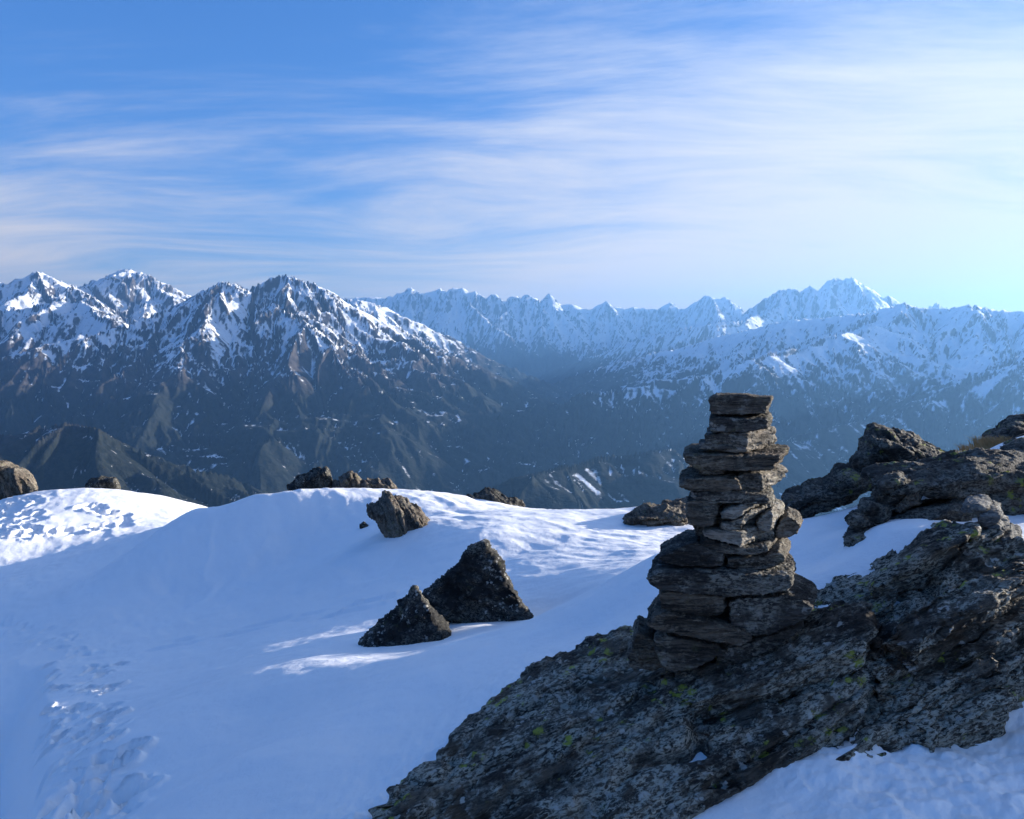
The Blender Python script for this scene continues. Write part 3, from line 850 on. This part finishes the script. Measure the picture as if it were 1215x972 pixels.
# --- the cairn: every stone its own solid.  outlines in the pixels of a 2.7x enlargement whose corner is (720, 440)
CAIRN_Y = 3.5
def cz(pts):
    return [(720 + x / 2.7, 440 + y / 2.7) for x, y in pts]
STONES = [  # outline, centre offset in depth, depth
 ([(332,84),(352,73),(440,73),(500,80),(538,79),(530,100),(520,136),(420,137),(332,135),(330,110)], 0.0, .26),
 ([(331,138),(420,139),(526,139),(533,152),(528,172),(470,181),(380,185),(335,184),(329,160)], -.01, .25),
 ([(314,190),(350,184),(440,181),(520,183),(549,193),(540,210),(546,228),(520,246),(420,247),(330,240),(318,222)], .01, .28),
 ([(298,226),(330,222),(420,236),(430,247),(330,247),(300,240)], -.06, .16),
 ([(250,249),(330,250),(430,252),(520,249),(588,251),(584,268),(566,275),(566,298),(520,302),(400,301),(290,296),(262,280)], 0.0, .34),
 ([(290,303),(340,300),(390,303),(391,320),(330,324),(290,319)], -.04, .2),
 ([(234,341),(255,324),(330,320),(420,321),(440,335),(436,358),(350,363),(262,360),(240,352)], -.02, .3),
 ([(412,320),(440,305),(490,303),(540,310),(577,322),(572,345),(545,362),(500,376),(450,374),(424,362),(428,340)], .03, .28),
 ([(270,372),(340,364),(430,368),(500,375),(538,385),(530,408),(470,412),(400,405),(320,399),(282,392)], 0.0, .32),
 ([(254,402),(300,397),(372,404),(366,440),(348,482),(300,484),(264,478),(258,440)], -.05, .24),
 ([(368,440),(400,418),(460,410),(495,406),(488,430),(450,450),(400,460),(370,458)], -.07, .2),
 ([(366,470),(420,455),(470,440),(515,428),(519,445),(480,468),(430,488),(380,496),(366,486)], -.06, .22),
 ([(478,470),(500,440),(540,420),(568,430),(570,458),(550,490),(520,500),(488,496)], .03, .24),
 ([(536,500),(556,460),(580,446),(615,460),(628,480),(620,500),(580,516),(545,520)], .10, .22),
 ([(372,398),(440,402),(530,404),(545,425),(500,440),(520,500),(440,505),(360,500),(372,440)], .08, .2),
 ([(315,492),(350,487),(440,490),(520,494),(530,510),(516,535),(488,546),(420,535),(340,518),(316,508)], -.03, .28),
 ([(298,525),(320,514),(380,528),(460,540),(546,534),(543,552),(500,566),(420,562),(340,555),(300,542)], 0.0, .3),
 ([(163,575),(200,556),(250,530),(290,521),(340,545),(392,560),(388,598),(320,604),(240,602),(180,588)], -.01, .3),
 ([(388,572),(430,568),(500,566),(560,546),(588,562),(590,580),(560,592),(500,612),(440,606),(390,600)], .01, .3),
 ([(138,622),(170,604),(260,602),(380,606),(500,610),(606,612),(608,650),(590,664),(500,676),(380,680),(260,672),(170,656),(148,642)], 0.0, .42),
 ([(170,675),(200,668),(290,674),(392,684),(398,720),(380,744),(290,750),(200,736),(174,715)], -.02, .32),
 ([(396,700),(430,680),(520,684),(590,668),(640,690),(682,715),(660,745),(600,775),(520,800),(440,806),(400,770)], .02, .40),
 ([(130,768),(160,740),(195,728),(260,748),(360,772),(450,795),(470,822),(430,842),(340,826),(240,806),(160,790)], -.04, .36),
 ([(155,815),(190,796),(270,812),(350,826),(400,848),(340,880),(270,910),(200,925),(170,880)], .0, .36),
 ([(84,835),(98,802),(130,815),(165,838),(195,880),(200,918),(150,935),(100,925),(86,880)], .0, .22),
 ([(70,880),(84,864),(106,880),(112,925),(90,940),(70,925)], -.04, .14),
 ([(285,390),(420,372),(535,392),(560,440),(548,560),(420,575),(290,560),(275,470)], .07, .2),  # added filler core, put in so gaps between stones read dark
 ([(190,600),(400,596),(570,604),(590,690),(560,770),(400,810),(230,800),(185,700)], .07, .26),  # added lower filler, keeps bright snow from showing through the gaps
 ([(350,840),(430,836),(500,808),(600,775),(640,770),(560,830),(440,890),(360,900)], .05, .34),
]
base_pt = P(842, 775, CAIRN_Y)
cairn = bpy.data.objects.new('cairn', None)
col.objects.link(cairn)
cairn.empty_display_size = 0.2
cairn.location = base_pt
cairn['label'] = 'tall leaning cairn of stacked flat stones on the lichened slab'
cairn['category'] = 'cairn'
mt_pale_lit = rock_material('pale_cairn_stone', (0.1, 0.1, 0.3), (0.08, 0.07, 0.056), (0.30, 0.255, 0.2), 0.45, 0.4, 0.05, 0.15, 24)  # pale stone, colour lightened further to carry the sunlight on it
CAIRN_NAMES = {0: 'capstone', **{k: 'slab' for k in (4, 6, 8, 15, 16, 19, 22)}, **{k: 'block' for k in (1, 2, 7, 9, 12, 13, 21, 23, 24)}}
mt_cairn_b = rock_material('dark_cairn_stone', (-0.08, 0.06, 0.4), (0.020, 0.018, 0.016), (0.085, 0.074, 0.062), 0.5, 0.45, 0.05, 0.0, 28)
mt_cairn_c = rock_material('rusty_cairn_stone', (0.05, -0.1, 0.9), (0.036, 0.028, 0.020), (0.165, 0.128, 0.09), 0.25, 0.2, 0.08, 0.5, 38)
PALE_LIT = {2, 7, 10, 11, 12, 15}  # sunlit stones: light put into the colour, right ends chamfered to catch sun
for i, (ol, dy, dep) in enumerate(STONES):
    bm = bmesh.new()
    yr = np.random.default_rng(i + 3)
    loft_into(bm, cz(ol), CAIRN_Y + dy, dep, tilt=yr.uniform(-.05, .05), cham=0.88 if i in PALE_LIT else yr.uniform(0.05, 0.25), vs=0.94,
              rings=((-.5, .95), (-.485, .975), (-.3, .98), (.1, .985), (.38, .97), (.47, .92), (.5, .84)))
    me = weather(remeshed(bm, 0.0052), 20 + i, (0.05 * yr.uniform(-1, 1), 0.08 * yr.uniform(-1, 1), 0), 0.015, 0.004, 0.0032, 0.006, 0.007, 0.10)
    o = rock_thing(CAIRN_NAMES.get(i, 'stone'), me, mt_pale_lit if i in PALE_LIT else (mt_cairn, mt_cairn_b, mt_cairn_c)[(i * 7 + i // 3) % 3], None, parent=cairn)

# --- boulders on the snow
def boulder(name, pts, voxel, seed, mat, label, category='boulder', bed=(0.3, 0.2, 0), **kw):
    bm = bmesh.new()
    for h in pts:
        hull_into(bm, h)
    me = weather(remeshed(bm, voxel), seed, bed, **kw)
    return rock_thing(name, me, mat, label, category)

B1 = [P(572,641,8.15), P(579,646,8.2), P(560,652,8.3), P(503,704,8.15), P(500,712,8.1), P(512,745,8.2), P(560,765,8.05), P(600,765,7.85), P(629,733,7.95), P(634,745,7.85), P(622,740,8.7), P(520,730,9.0), P(585,660,8.5)]
boulder('boulder', [B1 + down(B1[-6:], -3.4)], 0.02, 51, mt_dark, 'large dark pyramid-shaped boulder with white lichen specks in the shaded snow', thick=.12, lump=.06, step=.025, groove=.02, chip=.045, lsize=.6)
B2 = [P(494,697,7.4), P(487,701,7.5), P(428,764,7.4), P(420,790,7.2), P(470,800,7.0), P(533,757,7.25), P(535,775,7.05), P(526,748,7.9), P(450,745,8.0)]
boulder('boulder', [B2], 0.018, 53, mt_dark, 'smaller dark wedge-shaped boulder leaning in front of the pyramid-shaped boulder', thick=.12, lump=.05, step=.022, groove=.02, chip=.04, lsize=.5)

def outline_rock(name, ol, Yc, depth, voxel, seed, mat, label, category='boulder', bed=(0.1, 1.25, 0.4), tilt=0.0, parts=None, **kw):
    bm = bmesh.new()
    loft_into(bm, ol, Yc, depth, tilt)
    me = weather(remeshed(bm, voxel), seed, bed, **kw)
    return rock_thing(name, me, mat, label, category)

R3Y = hit(480, 629)[1]
outline_rock('boulder', [(433,603),(447,597),(464,589),(476,592),(492,599),(503,611),(512,624),(514,664),(485,668),(464,664),(456,632),(446,612)], R3Y + .25, 0.9, 0.022, 57, mt_brown, 'fluted brown boulder on the sunlit mound, snow heaped on its shaded side', bed=(0.2, 1.35, 0.5), thick=.09, lump=.05, step=.03, groove=.03, chip=.03, lsize=.6)
h = hit(433, 627)
outline_rock('stone', [(427,622),(432,619),(437,624),(437,632),(428,632)], h[1] + .05, 0.12, 0.008, 58, mt_dark, 'small dark stone in the snow beside the fluted boulder', 'stone', thick=.04, lump=.02, step=.01, groove=.005, chip=.01, lsize=.2)
KW = dict(thick=.12, lump=.06, step=.03, groove=.03, chip=.03, lsize=.6)
outline_rock('boulder', [(342,578),(352,568),(368,561),(380,555),(387,554),(391,562),(394,576),(390,590),(350,590)], 19.3, 1.0, 0.028, 61, mt_dark, 'dark peaked boulder on the crest of the mound, slanting up to a point', **KW)
outline_rock('boulder', [(393,578),(402,568),(415,561),(424,565),(430,574),(431,590),(396,590)], 19.0, 0.8, 0.026, 62, mt_brown, 'low dark boulder on the mound crest beside the peaked boulder', **KW)
outline_rock('boulder', [(426,572),(434,567),(441,568),(448,567),(456,570),(464,572),(472,581),(470,592),(428,592)], 18.9, 0.8, 0.026, 63, mt_brown, 'knobbly sunlit brown boulder at the end of the row on the mound crest', **KW)
outline_rock('boulder', [(550,592),(560,585),(575,581),(588,585),(598,591),(610,593),(624,602),(615,612),(560,606)], 18.2, 0.9, 0.028, 64, mt_dark, 'low jagged dark boulder peeping over the snow brow', **KW)
outline_rock('boulder', [(-30,585),(-28,552),(-8,549),(12,551),(24,556),(34,563),(44,577),(40,592),(0,596)], 33.5, 2.0, 0.05, 65, mt_brown, 'brown mossy boulder beside the trampled snow on the far knoll', thick=.2, lump=.12, step=.06, groove=.05, chip=.06, lsize=1.0)
outline_rock('boulder', [(101,577),(106,570),(118,568),(130,567),(138,567),(142,575),(140,590),(104,590)], 33.5, 1.2, 0.04, 66, mt_dark, 'flat-topped dark boulder on the rim of the far knoll', thick=.2, lump=.06, step=.03, groove=.04, chip=.04, lsize=1.0)

bm = bmesh.new()
OY = hit(785, 624)[1] + .25
for ol, Yc, dp in [([(738,618),(750,607),(770,601),(792,597),(800,610),(790,625),(750,626)], OY + .3, .9), ([(782,600),(800,594),(822,595),(838,601),(850,612),(846,628),(800,628)], OY + .6, 1.2), ([(752,612),(768,607),(800,606),(820,612),(815,628),(770,628)], OY, .7)]:
    loft_into(bm, ol, Yc, dp)
rock_thing('rock_outcrop', weather(remeshed(bm, .026), 67, (0.2, -0.15, 0), .10, .10, .05, .05, .05, .5), mt_brown, 'low broken brown outcrop half buried in sunlit snow behind the cairn', 'rock')

# --- ledges and blocks above the slab, on the right  (pixels of a 3.857x enlargement whose corner is (900, 490))
def rz(pts):
    return [(900 + x / 3.857, 490 + y / 3.857) for x, y in pts]
LK = dict(thick=.045, lump=.05, step=.025, groove=.02, chip=.022, lsize=.4)
LB = (math.radians(10), math.radians(-12), 0)
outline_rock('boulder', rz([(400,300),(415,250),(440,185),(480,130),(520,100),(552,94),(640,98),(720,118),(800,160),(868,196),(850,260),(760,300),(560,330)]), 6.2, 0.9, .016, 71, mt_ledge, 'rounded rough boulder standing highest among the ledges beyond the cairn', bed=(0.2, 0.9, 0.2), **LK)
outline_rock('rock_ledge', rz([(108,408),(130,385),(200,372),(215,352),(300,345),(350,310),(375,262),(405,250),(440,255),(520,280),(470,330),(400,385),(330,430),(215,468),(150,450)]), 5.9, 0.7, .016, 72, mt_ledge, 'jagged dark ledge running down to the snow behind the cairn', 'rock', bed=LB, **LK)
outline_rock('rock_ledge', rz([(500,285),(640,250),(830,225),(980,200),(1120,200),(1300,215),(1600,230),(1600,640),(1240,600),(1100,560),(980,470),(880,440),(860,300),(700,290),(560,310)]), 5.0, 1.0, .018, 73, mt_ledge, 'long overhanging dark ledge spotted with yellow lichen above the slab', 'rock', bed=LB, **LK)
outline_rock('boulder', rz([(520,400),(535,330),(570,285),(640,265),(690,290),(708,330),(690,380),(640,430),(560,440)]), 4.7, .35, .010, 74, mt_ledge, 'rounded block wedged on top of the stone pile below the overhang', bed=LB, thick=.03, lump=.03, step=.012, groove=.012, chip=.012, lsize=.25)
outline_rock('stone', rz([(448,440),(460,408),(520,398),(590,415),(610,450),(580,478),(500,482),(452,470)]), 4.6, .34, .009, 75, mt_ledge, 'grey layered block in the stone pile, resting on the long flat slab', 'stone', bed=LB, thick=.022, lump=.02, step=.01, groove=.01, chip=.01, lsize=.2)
outline_rock('stone', rz([(600,420),(650,370),(720,325),(758,335),(766,360),(740,400),(690,420),(640,450)]), 4.65, .3, .009, 76, mt_brown, 'wedge-shaped stone with a brown tip beside the small snow patch', 'stone', bed=LB, thick=.022, lump=.02, step=.01, groove=.01, chip=.01, lsize=.2)  # brown over the whole stone
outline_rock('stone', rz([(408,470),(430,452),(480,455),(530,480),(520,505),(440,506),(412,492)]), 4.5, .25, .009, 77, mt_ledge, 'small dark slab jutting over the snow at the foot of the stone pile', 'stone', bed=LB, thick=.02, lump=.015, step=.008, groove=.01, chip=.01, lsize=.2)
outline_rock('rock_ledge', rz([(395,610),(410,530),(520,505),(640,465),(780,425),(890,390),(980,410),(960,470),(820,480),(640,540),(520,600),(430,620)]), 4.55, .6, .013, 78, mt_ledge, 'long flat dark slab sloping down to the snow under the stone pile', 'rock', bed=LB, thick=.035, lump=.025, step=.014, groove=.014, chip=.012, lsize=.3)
FK = dict(thick=.018, lump=.012, step=.007, groove=.007, chip=.007, lsize=.15)
FL = [([(932,420),(945,402),(1000,395),(1060,402),(1068,425),(1020,440),(950,440)], 4.0, 'pale grey flat stone, topmost of the little stack under the overhang'),
      ([(1012,470),(1030,430),(1075,418),(1112,432),(1105,470),(1060,500),(1020,500)], 3.97, 'thick grey stone under the topmost flat stone of the little stack'),
      ([(1035,520),(1050,485),(1110,478),(1142,495),(1135,535),(1080,555),(1040,545)], 3.95, 'dark grey stone low in the little stack under the overhang'),
      ([(1090,580),(1105,540),(1160,530),(1195,550),(1200,600),(1140,615),(1095,605)], 3.9, 'squat grey stone at the foot of the little stack, on the lichened slab')]
for k, (ol, yy, lb) in enumerate(FL):
    outline_rock('stone', rz(ol), yy, .28, .008, 80 + k, mt_flat, lb, 'stone', bed=(0.1, -0.2, 0), **FK)
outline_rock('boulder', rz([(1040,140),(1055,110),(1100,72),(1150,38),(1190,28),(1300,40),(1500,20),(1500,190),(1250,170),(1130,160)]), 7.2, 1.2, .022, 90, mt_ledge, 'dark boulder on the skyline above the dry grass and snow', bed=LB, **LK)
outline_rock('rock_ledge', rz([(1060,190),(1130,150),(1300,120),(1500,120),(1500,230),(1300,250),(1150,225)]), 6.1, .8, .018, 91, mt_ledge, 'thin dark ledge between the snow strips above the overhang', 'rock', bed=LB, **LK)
# outcrop goes on uphill, unseen: crags added and shaped to shade the near snow
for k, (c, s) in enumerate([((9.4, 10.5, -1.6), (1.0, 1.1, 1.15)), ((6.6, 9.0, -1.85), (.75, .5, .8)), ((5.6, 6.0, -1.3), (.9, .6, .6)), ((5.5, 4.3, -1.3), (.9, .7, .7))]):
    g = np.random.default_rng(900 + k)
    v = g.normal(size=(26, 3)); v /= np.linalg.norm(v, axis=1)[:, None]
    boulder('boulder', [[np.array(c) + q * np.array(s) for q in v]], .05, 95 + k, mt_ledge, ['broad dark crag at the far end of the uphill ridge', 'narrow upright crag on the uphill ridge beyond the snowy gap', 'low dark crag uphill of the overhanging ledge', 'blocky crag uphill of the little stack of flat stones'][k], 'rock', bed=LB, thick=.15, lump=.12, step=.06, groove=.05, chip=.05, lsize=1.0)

# --- tufts of dry grass on the snowy shelf
mt_grass, t, b = material('dry_grass')
geo = t.n('ShaderNodeNewGeometry')
t.l(t.mix(t.noise(geo.outputs['Position'], 30, 2), (0.30, 0.17, 0.06), (0.42, 0.29, 0.13)), b.inputs['Base Color'])
b.inputs['Roughness'].default_value = 0.8
def tuft(px, py, Yc, w, hgt, n, seed, label):
    c = P(px, py, Yc)
    r = random.Random(seed)
    vs, fs = [], []
    for _ in range(n):
        x0, y0 = r.uniform(-.5, .5) * w, r.uniform(-.25, .25) * w
        a, L = r.uniform(0, 6.28), hgt * r.uniform(.5, 1.15)
        lx, ly = math.cos(a) * L * r.uniform(.1, .8) - .3 * L, math.sin(a) * L * r.uniform(.1, .6)
        k = len(vs); wd = .004
        for q in range(4):
            f = q / 3
            x, y, z = x0 + lx * f * f, y0 + ly * f * f, -.03 + (L + .03) * f * (1 - .25 * f)
            ww = wd * (1 - f) + .0006
            vs += [(x - ww, y, z), (x + ww, y + ww * .5, z)]
        for q in range(3):
            fs.append((k + 2 * q, k + 2 * q + 1, k + 2 * q + 3, k + 2 * q + 2))
    me = mesh_from('grass_tuft', np.array(vs), np.array(fs))
    o = link('grass_tuft', me, mt_grass, label=label, category='grass tuft')
    o.location = c
tuft(1182, 528, 6.5, .34, .10, 420, 1, 'bushy golden dry grass tuft below the skyline boulder')
tuft(1156, 533, 6.3, .22, .06, 180, 2, 'low thin dry grass tuft at the edge of the snow strip')
